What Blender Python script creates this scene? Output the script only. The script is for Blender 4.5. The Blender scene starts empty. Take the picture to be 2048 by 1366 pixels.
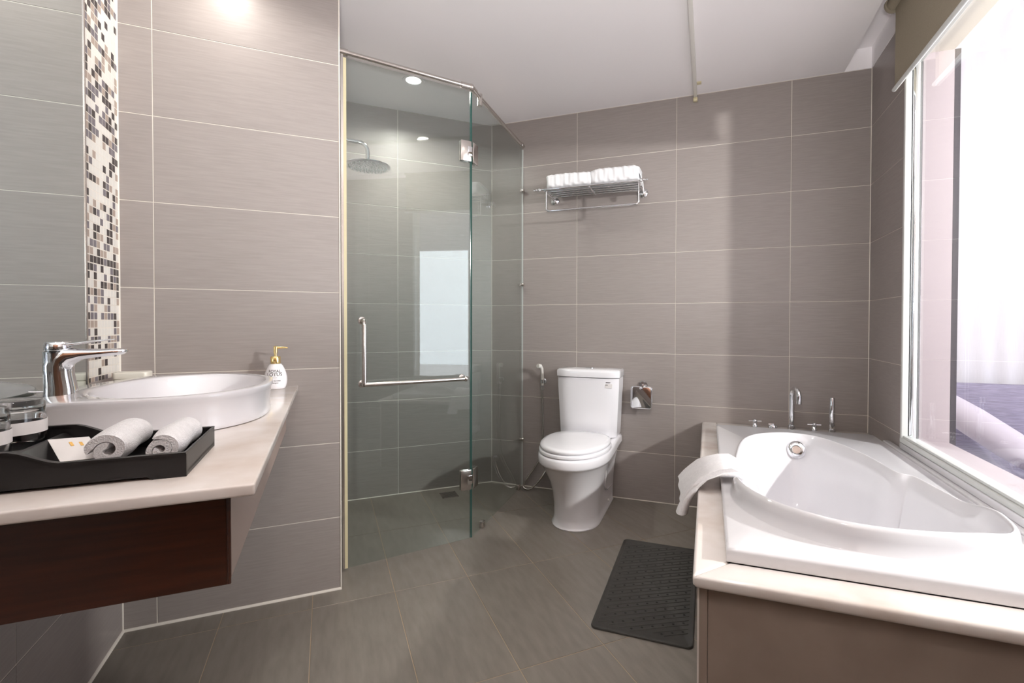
import bpy, bmesh, math, random
from mathutils import Vector, Matrix
from mathutils.bvhtree import BVHTree
random.seed(7)
PI = math.pi
SC = bpy.context.scene
COL = SC.collection

# ------------------------------------------------------------------ camera
W_, H_ = 2048, 1366
FPX, CX, CY, PITCH, ROLL = 966.8015, 1063.224, 661.472, 0.0143453, 0.0018226
EYE = 1.07
cam_d = bpy.data.cameras.new('camera'); cam = bpy.data.objects.new('camera', cam_d); COL.objects.link(cam)
cam_d.sensor_width = 36; cam_d.lens = FPX / W_ * 36
cam_d.shift_x = -(CX - W_ / 2) / W_; cam_d.shift_y = -(H_ / 2 - CY) / W_
cam_d.clip_start = 0.02
F = Vector((0, math.cos(PITCH), -math.sin(PITCH))); U0 = Vector((0, math.sin(PITCH), math.cos(PITCH))); R0 = Vector((1, 0, 0))
R = math.cos(ROLL) * R0 + math.sin(ROLL) * U0; U = -math.sin(ROLL) * R0 + math.cos(ROLL) * U0
cam.matrix_world = Matrix(((R.x, U.x, -F.x, 0), (R.y, U.y, -F.y, 0), (R.z, U.z, -F.z, EYE), (0, 0, 0, 1)))
SC.camera = cam

# ------------------------------------------------------------------ plan: two room axes 43 degrees apart
TB, TC = 1.1679582, -1.2210751
B = Vector((math.sin(TB), math.cos(TB), 0)); A = Vector((-math.cos(TB), math.sin(TB), 0))
C = Vector((-math.sin(TC), -math.cos(TC), 0)); D = Vector((math.cos(TC), -math.sin(TC), 0))
PB = Vector((-1.414, 1.659, 0)); CD = Vector((1.759, 2.519, 0)); CEV = 1.023; CEU = -2.158
ANG_B = math.atan2(B.y, B.x); ANG_C = math.atan2(C.y, C.x)
CEIL = 2.396
def bw(u, v, z=0): return PB + B * u + A * v + Vector((0, 0, z))
def cw(u, w, z=0): return CD + C * u - D * w + Vector((0, 0, z))
JZ = [0.0] + [0.292 + 0.3003 * k for k in range(8)]          # tile courses

# ------------------------------------------------------------------ world, daylight, lamps, exposure
wd = bpy.data.worlds.new('world'); SC.world = wd; wd.use_nodes = True
bg = wd.node_tree.nodes['Background']; bg.inputs[0].default_value = (0.88, 0.93, 1.0, 1); bg.inputs[1].default_value = 7.0
SC.view_settings.view_transform = 'Standard'; SC.view_settings.look = 'None'
SC.view_settings.gamma = 1; SC.view_settings.exposure = 0.08; SC.view_settings.use_curve_mapping = False
SC.cycles.use_denoising = True
SC.cycles.max_bounces = 12; SC.cycles.diffuse_bounces = 6; SC.cycles.transparent_max_bounces = 24
SC.cycles.sample_clamp_indirect = 6.0
SC.cycles.caustics_refractive = False; SC.cycles.caustics_reflective = False
def area(name, loc, target, size, power, color, shape='DISK', portal=False, size_y=None, spread=PI):
    l = bpy.data.lights.new(name, 'AREA'); l.shape = shape; l.size = size; l.energy = power; l.color = color; l.spread = spread
    if size_y: l.size_y = size_y
    if portal: l.cycles.is_portal = True
    o = bpy.data.objects.new(name, l); COL.objects.link(o); o.location = loc
    o.rotation_euler = (Vector(target) - Vector(loc)).to_track_quat('-Z', 'Y').to_euler()
    return o
WIN = (0.485, 1.87, 0.575, 2.20)   # window opening along the wall (w0, w1) and in height
area('daylight_portal', cw(3.62, 1.5, 1.2), cw(0, 1.5, 1.2), 4.3, 1, (1, 1, 1), 'RECTANGLE', True, 2.3)
area('bedroom_lamp', (2.71, 0.33, 1.93), (0.3, 2.0, 1.5), 0.10, 85, (1, 0.97, 0.94))
area('added_ceiling_fill', (0.0, -0.12, 1.22), (0.02, 0.15, 3.0), 0.30, 66, (1, 0.97, 0.96))  # added lamp behind the camera, aimed up to lift the ceiling
DOWNLIGHTS = [(-0.647, 2.656, 10), (-1.054, 1.615, 2), (0.45, 1.45, 5), (0.02, 0.25, 5)]  # last one added near the entrance as unseen frontal fill

# ------------------------------------------------------------------ mesh helpers
class MB:
    def __init__(s): s.v = []; s.f = []; s.mi = []
    def add(s, vs, fs, m=0):
        n = len(s.v); s.v += [tuple(p) for p in vs]; s.f += [tuple(i + n for i in q) for q in fs]; s.mi += [m] * len(fs); return s
    def box(s, x0, x1, y0, y1, z0, z1, m=0):
        x0, x1 = sorted((x0, x1)); y0, y1 = sorted((y0, y1)); z0, z1 = sorted((z0, z1))
        return s.add([(x0,y0,z0),(x1,y0,z0),(x1,y1,z0),(x0,y1,z0),(x0,y0,z1),(x1,y0,z1),(x1,y1,z1),(x0,y1,z1)],
                     [(0,3,2,1),(4,5,6,7),(0,1,5,4),(1,2,6,5),(2,3,7,6),(3,0,4,7)], m)
    def rings(s, rs, cap0=True, cap1=True, m=0, closed=False):
        n = len(rs[0]); vs = [p for r in rs for p in r]; fs = []
        for k in range(len(rs) - (0 if closed else 1)):
            a = k * n; b = ((k + 1) % len(rs)) * n
            for i in range(n): j = (i + 1) % n; fs.append((a + i, a + j, b + j, b + i))
        if not closed:
            if cap0: fs.append(tuple(range(n - 1, -1, -1)))
            if cap1: fs.append(tuple(range((len(rs) - 1) * n, len(rs) * n)))
        return s.add(vs, fs, m)
    def prism(s, poly, z0, z1, m=0):
        return s.rings([[(x, y, z0) for x, y in poly], [(x, y, z1) for x, y in poly]], m=m)
    def tube(s, pts, r, n=12, m=0, closed=False, flat=1.0, up=None):
        P = [Vector(p) for p in pts]; N = len(P); rr = r if isinstance(r, (list, tuple)) else [r] * N
        def tan(i):
            if closed: return (P[(i + 1) % N] - P[i - 1]).normalized()
            return (P[min(i + 1, N - 1)] - P[max(i - 1, 0)]).normalized()
        t = tan(0); ref = Vector(up) if up else (Vector((0, 0, 1)) if abs(t.z) < .9 else Vector((1, 0, 0)))
        nrm = (ref - t * ref.dot(t)).normalized(); rs = []
        for i in range(N):
            t = tan(i); nrm = (nrm - t * nrm.dot(t)).normalized(); b = t.cross(nrm)
            rs.append([P[i] + (nrm * math.cos(a) * flat + b * math.sin(a)) * rr[i] for a in [2 * PI * k / n for k in range(n)]])
        return s.rings(rs, m=m, closed=closed)
    def lathe(s, prof, c=(0, 0, 0), n=32, m=0, ax='z'):
        rs = []
        for r, z in prof:
            ring = []
            for k in range(n):
                a = 2 * PI * k / n; x, y = r * math.cos(a), r * math.sin(a)
                if ax == 'z': p = (c[0] + x, c[1] + y, c[2] + z)
                elif ax == 'y': p = (c[0] + x, c[1] - z, c[2] + y)      # axis along -y
                else: p = (c[0] + z, c[1] + x, c[2] + y)
                ring.append(p)
            rs.append(ring)
        return s.rings(rs, m=m)
    def ball(s, c, r, n=16, m=0, sz=1):
        k = n // 2; return s.lathe([(max(1e-5, r * math.sin(PI * i / k)), -r * sz * math.cos(PI * i / k)) for i in range(k + 1)], c, n, m)
    def mesh(s, name, mats, smooth=0, bevel=0, bseg=2, sub=0):
        me = bpy.data.meshes.new(name); me.from_pydata(s.v, [], s.f)
        for i, q in enumerate(me.polygons): q.material_index = s.mi[i]
        bm = bmesh.new(); bm.from_mesh(me)
        bmesh.ops.remove_doubles(bm, verts=bm.verts, dist=1e-6)
        bmesh.ops.recalc_face_normals(bm, faces=bm.faces)
        if bevel:
            ed = [e for e in bm.edges if e.is_manifold and e.calc_face_angle(0) > 0.6]
            bmesh.ops.bevel(bm, geom=ed, offset=bevel, segments=bseg, profile=.5, affect='EDGES', clamp_overlap=True)
        if sub:
            bmesh.ops.subdivide_edges(bm, edges=bm.edges, cuts=sub, use_grid_fill=True)
        bm.to_mesh(me); bm.free()
        for mt in (mats if isinstance(mats, (list, tuple)) else [mats]): me.materials.append(mt)
        if smooth:
            me.shade_smooth(); me.set_sharp_from_angle(angle=math.radians(smooth))
        return me
    def build(s, name, mats, parent=None, smooth=0, bevel=0, bseg=2, loc=None, rot=None, sub=0):
        return link(name, s.mesh(name, mats, smooth, bevel, bseg, sub), parent, loc, rot)
def link(name, me, parent=None, loc=None, rot=None):
    o = bpy.data.objects.new(name, me); COL.objects.link(o)
    if parent: o.parent = parent
    if loc is not None: o.location = loc
    if rot is not None: o.rotation_euler = rot
    return o
def tag(o, label=None, cat=None, group=None, kind=None):
    if label: o['label'] = label
    if cat: o['category'] = cat
    if group: o['group'] = group
    if kind: o['kind'] = kind
    return o
def thing(name, label, cat, loc, rz=0, group=None):
    o = bpy.data.objects.new(name, None); COL.objects.link(o); o.location = loc; o.rotation_euler = (0, 0, rz); o.empty_display_size = .05
    return tag(o, label, cat, group)
def root_struct(name, loc, rz=0, mb=None, mat=None):
    o = link(name, mb.mesh(name, mat) if mb else None); o.location = loc; o.rotation_euler = (0, 0, rz)
    o['kind'] = 'structure'; return o
def arc(c, r, a0, a1, n, plane='xz'):
    out = []
    for i in range(n + 1):
        a = a0 + (a1 - a0) * i / n; p, q = r * math.cos(a), r * math.sin(a)
        out.append((c[0] + p, c[1], c[2] + q) if plane == 'xz' else ((c[0], c[1] + p, c[2] + q) if plane == 'yz' else (c[0] + p, c[1] + q, c[2])))
    return out
def rrect(w, h, r, n=5, cx=0, cy=0):
    out = []
    for (sx, sy, a0) in ((1, 1, 0), (-1, 1, PI / 2), (-1, -1, PI), (1, -1, 1.5 * PI)):
        for i in range(n + 1):
            a = a0 + PI / 2 * i / n; out.append((cx + sx * (w / 2 - r) + r * math.cos(a), cy + sy * (h / 2 - r) + r * math.sin(a)))
    return out
def catmull(P, n):
    out = []; N = len(P)
    for i in range(N):
        a, b, c, d = [Vector(P[(i + k) % N]) for k in (-1, 0, 1, 2)]
        for j in range(n):
            t = j / n; out.append(0.5 * ((2 * b) + (c - a) * t + (2 * a - 5 * b + 4 * c - d) * t * t + (3 * b - a - 3 * c + d) * t ** 3))
    return out

# ------------------------------------------------------------------ materials
def sl(c): c = c / 255; return c / 12.92 if c <= .04045 else ((c + .055) / 1.055) ** 2.4
def rgb(r, g, b): return (sl(r), sl(g), sl(b), 1)
def mat(name, col, rough=.5, metal=0, spec=.5, **kw):
    m = bpy.data.materials.new(name); m.use_nodes = True; p = m.node_tree.nodes['Principled BSDF']
    p.inputs['Base Color'].default_value = col; p.inputs['Roughness'].default_value = rough
    p.inputs['Metallic'].default_value = metal; p.inputs['Specular IOR Level'].default_value = spec
    for k, v in kw.items(): p.inputs[k.replace('_', ' ')].default_value = v
    return m
def vary(m, c1, c2, scale=(1, 1, 1), nscale=8, detail=5, lo=.35, hi=.65, rnd=0, bump=0, rough=None, seedrand=True, bscale=None):
    """mix two colours with stretched object-space noise, optional per-object value change and bump"""
    nt = m.node_tree; N = nt.nodes; L = nt.links; p = N['Principled BSDF']
    tc = N.new('ShaderNodeTexCoord'); mp = N.new('ShaderNodeMapping'); mp.inputs['Scale'].default_value = scale
    L.new(tc.outputs['Object'], mp.inputs['Vector']); vec = mp.outputs[0]
    oi = N.new('ShaderNodeObjectInfo')
    if seedrand:
        mul = N.new('ShaderNodeMath'); mul.operation = 'MULTIPLY'; mul.inputs[1].default_value = 37.0; L.new(oi.outputs['Random'], mul.inputs[0])
        cb = N.new('ShaderNodeCombineXYZ'); [L.new(mul.outputs[0], cb.inputs[k]) for k in (0, 1, 2)]
        ad = N.new('ShaderNodeVectorMath'); ad.operation = 'ADD'; L.new(vec, ad.inputs[0]); L.new(cb.outputs[0], ad.inputs[1]); vec = ad.outputs[0]
    nz = N.new('ShaderNodeTexNoise'); nz.inputs['Scale'].default_value = nscale; nz.inputs['Detail'].default_value = detail; L.new(vec, nz.inputs['Vector'])
    cr = N.new('ShaderNodeValToRGB'); cr.color_ramp.elements[0].position = lo; cr.color_ramp.elements[1].position = hi
    cr.color_ramp.elements[0].color = c1; cr.color_ramp.elements[1].color = c2; L.new(nz.outputs['Fac'], cr.inputs[0])
    out = cr.outputs[0]
    if rnd:
        mr = N.new('ShaderNodeMapRange'); mr.inputs[3].default_value = 1 - rnd; mr.inputs[4].default_value = 1 + rnd; L.new(oi.outputs['Random'], mr.inputs[0])
        hs = N.new('ShaderNodeHueSaturation'); L.new(out, hs.inputs['Color']); L.new(mr.outputs[0], hs.inputs['Value']); out = hs.outputs[0]
    L.new(out, p.inputs['Base Color'])
    if bump:
        bp = N.new('ShaderNodeBump'); bp.inputs['Strength'].default_value = bump; bp.inputs['Distance'].default_value = .002
        src = nz
        if bscale:
            src = N.new('ShaderNodeTexNoise'); src.inputs['Scale'].default_value = bscale; src.inputs['Detail'].default_value = 3; L.new(tc.outputs['Object'], src.inputs['Vector'])
        L.new(src.outputs['Fac'], bp.inputs['Height']); L.new(bp.outputs[0], p.inputs['Normal'])
    if rough:
        mr = N.new('ShaderNodeMapRange'); mr.inputs[3].default_value = rough[0]; mr.inputs[4].default_value = rough[1]; L.new(nz.outputs['Fac'], mr.inputs[0]); L.new(mr.outputs[0], p.inputs['Roughness'])
    return m
M = {}
M['tile'] = vary(mat('wall_tile_stone', (0,)*4, .40), rgb(143, 135, 131), rgb(152, 144, 140), (3, 3, 44), 4, 7, .28, .72, .03, .04)
M['floor'] = vary(mat('floor_tile_stone', (0,)*4, .3), rgb(116, 109, 101), rgb(128, 121, 113), (7, 1.5, 1), 6, 5, .3, .7, .03, .03)
M['grout'] = mat('grout_cream', rgb(222, 216, 206), .8)
M['grout_floor'] = mat('grout_tan', rgb(168, 148, 124), .8)
M['paint'] = mat('ceiling_paint', rgb(242, 239, 240), .7)
M['white_plastic'] = mat('white_plastic', rgb(228, 226, 220), .4)
M['ceramic'] = mat('white_ceramic', rgb(238, 237, 240), .08, Coat_Weight=.3, Coat_Roughness=.03)
M['acrylic'] = mat('white_acrylic', rgb(222, 221, 224), .1)
M['chrome'] = mat('chrome', (.82, .83, .85, 1), .06, 1)
M['steel'] = mat('brushed_steel', (.62, .58, .55, 1), .22, 1)
M['gold'] = mat('gold_metal', (.9, .68, .3, 1), .2, 1)
M['marble'] = vary(mat('cream_marble', (0,)*4, .12), rgb(204, 190, 179), rgb(226, 219, 214), (1, 1, 1), 5, 9, .28, .52, 0, 0, seedrand=False)
M['stone_panel'] = vary(mat('beige_stone_panel', (0,)*4, .35), rgb(134, 118, 107), rgb(147, 131, 120), (1, 1, 1), 7, 8, .3, .7)
M['wood'] = vary(mat('dark_veneer', (0,)*4, .3, Coat_Weight=.6, Coat_Roughness=.14), rgb(50, 26, 16), rgb(72, 38, 24), (1.2, 1.2, 16), 6, 6, .3, .7)
M['taupe_panel'] = mat('pale_taupe', rgb(158, 138, 128), .25)  # even taupe for the long front panel, lighter than the veneer
M['black'] = mat('black_plastic', rgb(24, 22, 22), .38)
M['rubber'] = vary(mat('dark_rubber', (0,)*4, .5), rgb(52, 50, 47), rgb(60, 58, 54), (1, 1, 1), 30, 4)
M['hole'] = mat('dark_hole', rgb(20, 19, 18), .8)
M['towel'] = vary(mat('white_terry', (0,)*4, .95, 0, .1, Sheen_Weight=.3), rgb(232, 230, 231), rgb(243, 241, 242), (1, 1, 1), 120, 3, .3, .7, 0, .9, bscale=420)
M['linen'] = vary(mat('white_cotton', (0,)*4, .9, 0, .1), rgb(236, 236, 238), rgb(244, 244, 246), (1, 1, 1), 14, 4, .3, .7, 0, .5, bscale=40)
M['blind'] = vary(mat('beige_blind_fabric', (0,)*4, .85), rgb(138, 128, 110), rgb(148, 138, 120), (60, 60, 60), 9, 3)
M['alu'] = mat('white_aluminium', rgb(206, 208, 205), .3)
M['seal'] = mat('yellowed_seal', rgb(206, 196, 160), .35)
M['paper'] = mat('printed_paper', rgb(232, 228, 226), .6)
M['kraft'] = mat('pale_brown_film', rgb(205, 190, 178), .3)
M['print'] = mat('grey_print', rgb(78, 70, 68), .6)
M['print_gold'] = mat('gold_print', rgb(226, 178, 92), .5)
M['soap'] = mat('soap_cream', rgb(226, 222, 210), .35)
M['curtain'] = vary(mat('sheer_white', (0,)*4, .9), rgb(186, 183, 189), rgb(193, 190, 196), (200, 1, 4), 3, 3)
M['lilac'] = vary(mat('lilac_fabric', (0,)*4, .9), rgb(112, 106, 126), rgb(138, 132, 154), (3, 3, 60), 6, 4)
M['bolster'] = mat('pale_fabric', rgb(170, 162, 172), .9)
M['terrace'] = mat('bedroom_floor_stone', rgb(205, 198, 196), .6)
M['outer'] = mat('outer_wall_paint', rgb(222, 219, 224), .8)
M['darkgap'] = mat('dark_gasket', rgb(52, 48, 56), .6)
M['reveal'] = mat('reveal_paint', rgb(176, 164, 168), .6)
M['mirror'] = mat('mirror_silver', (.66, .725, .725, 1), .01, 1)
M['doorwood'] = vary(mat('door_veneer', (0,)*4, .4), rgb(96, 62, 42), rgb(112, 74, 52), (8, 8, 1), 4, 4)
for k, c in dict(mos_white=(232, 229, 222), mos_black=(38, 30, 32), mos_grey=(112, 107, 114), mos_taupe=(172, 156, 144)).items(): M[k] = mat(k.replace('mos', 'mosaic'), rgb(*c), .15)
def glass_mat(name, tint, refl=.04, gloss=.0):
    m = bpy.data.materials.new(name); m.use_nodes = True; nt = m.node_tree; N = nt.nodes; L = nt.links
    N.remove(N['Principled BSDF']); out = N['Material Output']
    tr = N.new('ShaderNodeBsdfTransparent'); tr.inputs[0].default_value = tint
    gl = N.new('ShaderNodeBsdfGlossy'); gl.inputs['Roughness'].default_value = gloss; gl.inputs[0].default_value = (1, 1, 1, 1)
    lw = N.new('ShaderNodeLayerWeight'); lw.inputs[0].default_value = .5
    pw = N.new('ShaderNodeMath'); pw.operation = 'POWER'; pw.inputs[1].default_value = 5; L.new(lw.outputs['Facing'], pw.inputs[0])
    ma = N.new('ShaderNodeMath'); ma.operation = 'MULTIPLY_ADD'; ma.inputs[1].default_value = 1 - refl; ma.inputs[2].default_value = refl; L.new(pw.outputs[0], ma.inputs[0])
    mx = N.new('ShaderNodeMixShader'); L.new(ma.outputs[0], mx.inputs[0]); L.new(tr.outputs[0], mx.inputs[1]); L.new(gl.outputs[0], mx.inputs[2]); L.new(mx.outputs[0], out.inputs[0])
    return m
M['shower_glass'] = glass_mat('green_glass', (.865, .905, .898, 1), .05)
M['window_glass'] = glass_mat('window_glass', (.97, .98, .98, 1), .04)
M['glass_edge'] = mat('glass_edge_green', rgb(62, 96, 90), .15)
gm = bpy.data.materials.new('drinking_glass'); gm.use_nodes = True; gp = gm.node_tree.nodes['Principled BSDF']
gp.inputs['Transmission Weight'].default_value = 1; gp.inputs['Roughness'].default_value = 0; gp.inputs['IOR'].default_value = 1.45; M['tumbler'] = gm
def emit(name, col, s):
    m = bpy.data.materials.new(name); m.use_nodes = True; p = m.node_tree.nodes['Principled BSDF']
    p.inputs['Emission Color'].default_value = col; p.inputs['Emission Strength'].default_value = s; return m
M['lamp'] = emit('lamp_diffuser', (1, .95, .88, 1), 8)

# ------------------------------------------------------------------ structure
TILE_CACHE = {}
GAP = .0026
def tile_mesh(w, h, mt, key='tile'):
    k = (key, round(w, 3), round(h, 3))
    if k not in TILE_CACHE:
        c = .0007; mb = MB()
        mb.rings([[(0, .006, 0), (w, .006, 0), (w, .006, h), (0, .006, h)], [(0, c, 0), (w, c, 0), (w, c, h), (0, c, h)],
                  [(c, 0, c), (w - c, 0, c), (w - c, 0, h - c), (c, 0, h - c)]])
        TILE_CACHE[k] = mb.mesh(key, mt)
    return TILE_CACHE[k]
def lay_tiles(root, xs, zs, skip=None):
    for i in range(len(xs) - 1):
        for j in range(len(zs) - 1):
            x0, x1, z0, z1 = xs[i] + GAP / 2, xs[i + 1] - GAP / 2, zs[j] + GAP / 2, zs[j + 1] - GAP / 2
            if x1 - x0 < .01 or z1 - z0 < .01 or (skip and skip((x0 + x1) / 2, (z0 + z1) / 2)): continue
            link('tile', tile_mesh(x1 - x0, z1 - z0, M['tile']), root, (x0 + random.uniform(-.0003, .0003), random.uniform(-.0002, .0002), z0))
ZT = JZ[:-1] + [CEIL]
TOP = 2.62
def wall_boxes(holes_spans): 
    mb = MB()
    for s in holes_spans: mb.box(*s)
    return mb
G = .0014
# vanity wall (left of the shower) : local x = along B
r = root_struct('wall_vanity', PB, ANG_B, wall_boxes([(-.12, .7035 - .001, G, .10, 0, TOP)]), M['grout'])
lay_tiles(r, [0, .098, .7035], ZT)
# left wall with the mirror : local x = along A, -y = +B
r = root_struct('wall_left', PB, ANG_B + PI / 2, wall_boxes([(-2.75, .12, G, .12, 0, TOP)]), M['grout'])
MOS0 = -.272
lay_tiles(r, [-2.62, -2.42, -1.82, -1.22, -.62, 0], ZT, skip=lambda x, z: z > .83)
lay_tiles(r, [-2.62, -2.42, -1.82, -1.22, -.62, MOS0], [.83] + JZ[3:-1] + [CEIL], skip=lambda x, z: x > -2.0)
# mosaic strip on its nearly flush grout bed
MB().box(MOS0, -.001, .0003, .003, .831, CEIL).build('mosaic_grout', M['grout'], r)
ncol = 11; pit = -MOS0 / ncol; cnt = 0; rest = MB(); mos = ['mos_white', 'mos_black', 'mos_grey', 'mos_taupe']
for row in range(int((CEIL - .832) / pit)):
    for cidx in range(ncol):
        k = random.choices(range(4), (.42, .22, .19, .17))[0]
        x0 = MOS0 + cidx * pit + .0013; z0 = .832 + row * pit + .0013; s = pit - .0026
        if cnt < 300 and row >= 2:
            key = mos[k]; cnt += 1
            link('mosaic_tile', tile_mesh(s, s, M[key], key), r, (x0, 0, z0))
        else:
            c = .0005; rest.rings([[(x0, .006, z0), (x0 + s, .006, z0), (x0 + s, .006, z0 + s), (x0, .006, z0 + s)],
                                   [(x0, 0, z0), (x0 + s, 0, z0), (x0 + s, 0, z0 + s), (x0, 0, z0 + s)]], m=k)
o = rest.build('mosaic', [M[k] for k in mos], r); o['kind'] = 'stuff'
# shower side wall (hidden side of the partition)
r = root_struct('wall_shower_side', PB + B * .7035, ANG_B + PI / 2, wall_boxes([(.001, CEV + .1, G, .12, 0, TOP)]), M['grout'])
lay_tiles(r, [0, .42, CEV], ZT)
# shower far wall
r = root_struct('wall_shower_far', bw(.7035, CEV), ANG_B, wall_boxes([(0, 1.68 - .7035 + .03, G, .12, 0, TOP)]), M['grout'])
lay_tiles(r, [0, 1.067 - .7035, 1.68 - .7035], ZT)
# toilet wall : local x = u
r = root_struct('wall_far', CD, ANG_C, wall_boxes([(CEU - .03, .12, G, .12, 0, TOP)]), M['grout'])
lay_tiles(r, [CEU, -1.569, -.969, -.369, 0], ZT)
# window wall : local x = w (towards the camera), room on -y
w0, w1, z0, z1 = WIN
r = root_struct('wall_right', CD, ANG_C - PI / 2, wall_boxes([(0, w0, G, .155, 0, TOP), (w0, w1, G, .155, 0, z0 - .004), (w0, w1, G, .155, z1, TOP), (w1, 3.6, G, .155, 0, TOP)]), M['grout'])
lay_tiles(r, [0, w0 - .004], ZT)
lay_tiles(r, [w1 + .004, 2.3, 2.9, 3.4], ZT)
lay_tiles(r, [w0, 1.1, 1.7, w1], [0, JZ[1], z0 - .012])
# wall behind the camera with the door
r = root_struct('wall_front', (0, -.72, 0), PI, wall_boxes([(-1.0, -.42, G, .12, 0, TOP), (.40, .9, G, .12, 0, TOP), (-.42, .40, G, .12, 2.1, TOP)]), M['grout'])
lay_tiles(r, [-.62, -.43], ZT); lay_tiles(r, [.41, .6], ZT)
dr = root_struct('door_1', (0, -.74, 0), PI, MB().box(-.40, .38, .02, .06, .005, 2.08), M['doorwood'])
MB().tube([(-.33, .02, 1.0), (-.33, -.03, 1.0), (-.22, -.03, 1.0)], .008).build('door_handle', M['steel'], dr, 50)
fr = root_struct('trim_1', (0, -.72, 0), PI, MB().box(-.45, -.405, -.008, .11, 0, 2.13).box(.385, .43, -.008, .11, 0, 2.13).box(-.405, .385, -.008, .11, 2.085, 2.13), M['doorwood'])
# floor : grout bed + tiles on the B grid
o = root_struct('floor', PB, ANG_B, MB().box(-.1, 3.7, -3.4, 1.7, -.12, -.0012), M['grout_floor'])
def clip(poly, p, n):
    out = []
    for i in range(len(poly)):
        a, b = poly[i], poly[(i + 1) % len(poly)]; da = (a[0] - p[0]) * n[0] + (a[1] - p[1]) * n[1]; db = (b[0] - p[0]) * n[0] + (b[1] - p[1]) * n[1]
        if da >= 0: out.append(a)
        if (da > 0) != (db > 0) and da != db: t = da / (da - db); out.append((a[0] + (b[0] - a[0]) * t, a[1] + (b[1] - a[1]) * t))
    return out
def toB(p): q = p - PB; return (q.dot(B), q.dot(A))
def dirB(d): return (d.dot(B), d.dot(A))
planes = [(toB(CD - D * .001), dirB(-D)), (toB(CD - C * .001), dirB(-C)), ((0, CEV - .001), (0, -1)), ((.001, 0), (1, 0)), (toB(Vector((0, -.719, 0))), dirB(Vector((0, 1, 0))))]
fcache = {}
for iu in range(0, 13):
    for iv in range(-6, 3):
        u0, v0 = iu * .3 + GAP / 2, -.105 + .6 * iv + GAP / 2; poly = [(u0, v0), (u0 + .3 - GAP, v0), (u0 + .3 - GAP, v0 + .6 - GAP), (u0, v0 + .6 - GAP)]
        full = True
        if u0 < .6 and v0 + .6 > 0:
            if v0 > 0: continue
            poly = clip(poly, (0, -.001), (0, -1))
        for p, n in planes: poly = clip(poly, p, n)
        if len(poly) < 3: continue
        ar = abs(sum(poly[i][0] * poly[(i + 1) % len(poly)][1] - poly[(i + 1) % len(poly)][0] * poly[i][1] for i in range(len(poly)))) / 2
        if ar < .0006: continue
        if ar > (.3 - GAP) * (.6 - GAP) - 1e-5:
            if 'f' not in fcache: fcache['f'] = MB().box(0, .3 - GAP, 0, .6 - GAP, -.008, 0).mesh('floor_tile', M['floor'], bevel=.0006, bseg=1)
            link('floor_tile', fcache['f'], o, (u0, v0, random.uniform(-.0002, .0001)))
        else:
            MB().prism([(x - u0, y - v0) for x, y in poly], -.008, 0).build('floor_tile', M['floor'], o, loc=(u0, v0, random.uniform(-.0002, .0001)))
# ceiling with a blind pocket along the window wall
mb = MB().box(-4.4, -.125, -4.2, 1.2, CEIL, TOP).box(-.125, .16, -4.2, .12, 2.504, TOP)
root_struct('ceiling', CD, ANG_C, mb, M['paint'])
# painted strips above the tiles inside the pocket
root_struct('trim_2', CD, ANG_C, MB().box(-.125, 0, -.003, .004, CEIL, 2.504), M['paint'])
root_struct('trim_3', CD, ANG_C, MB().box(-.003, .004, -3.4, -.003, CEIL, 2.504), M['paint'])
# caulk beads
def bead(name, p0, p1, r=.006, m='grout'):
    o = MB().tube([p0, p1], r, 8).build(name, M[m], smooth=60); o['kind'] = 'structure'
bead('baseboard_vanity', bw(0, 0, .001), bw(.706, 0, .001), .007)
bead('baseboard_left', bw(0, 0, .001), bw(0, -2.5, .001), .007)
bead('baseboard_far', cw(CEU, 0, 0), cw(-.8, 0, 0), .004)
bead('baseboard_shower', bw(.7035, CEV, 0), bw(1.68, CEV, 0), .004)
bead('trim_4', bw(.7035, 0, 0), bw(.7035, 0, CEIL), .003)
bead('trim_5', bw(0, 0, 0), bw(0, 0, CEIL), .0035)
bead('trim_6', cw(0, 0, .5), cw(0, 0, CEIL), .0028)
bead('trim_7', cw(CEU, 0, 0), cw(CEU, 0, CEIL), .0022)
bead('trim_8', cw(CEU, .001, CEIL), cw(-.125, .001, CEIL), .002)

# window : local x = w, y = into the wall
wr = root_struct('window_1', CD, ANG_C - PI / 2)
fw = .028
mb = MB()
mb.box(w0 - .004, w0 + .014, -.012, .012, z0 - .008, z1); mb.box(w1 - .014, w1 + .004, -.012, .05, z0 - .008, z1)
mb.box(w0, w1, -.014, .050, z0 - .008, z0 + .012); mb.box(w0, w1, -.012, .05, z1 - .03, z1)
mb.build('window_frame', M['alu'], wr, bevel=.003)
mb = MB(); mb.box(w0 + .014, w1 - .014, -.006, .012, z0 + .012, z0 + .022)
mb.build('glazing_bead', M['alu'], wr, bevel=.002)
MB().box(w0 + .012, w1 - .012, .018, .024, z0 + .010, z1 - .02).build('pane', M['window_glass'], wr)
mb = MB().tube([(w0 + .004, .029, z0 + .012), (w0 + .004, .029, z1 - .03)], .0155, 20); mb.build('chrome_strip', M['chrome'], wr, 60)
MB().box(w0 - .002, w0 + .012, .0445, .050, z0 + .012, z1 - .03).build('gasket', M['darkgap'], wr)
# deep reveal, sill and the dark outer gasket
MB().box(w0 - .0, w0 + .012, .05, .155, z0 - .004, z1).build('reveal', M['reveal'], wr)
MB().box(w0, w1, .05, .156, z0 - .02, z0 + .004).build('window_sill', M['reveal'], wr, bevel=.002)
mb = MB(); mb.box(w0 - .01, w0 + .012, .156, .176, z0 - .02, z1)
mb.build('gasket', M['darkgap'], wr)

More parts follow.
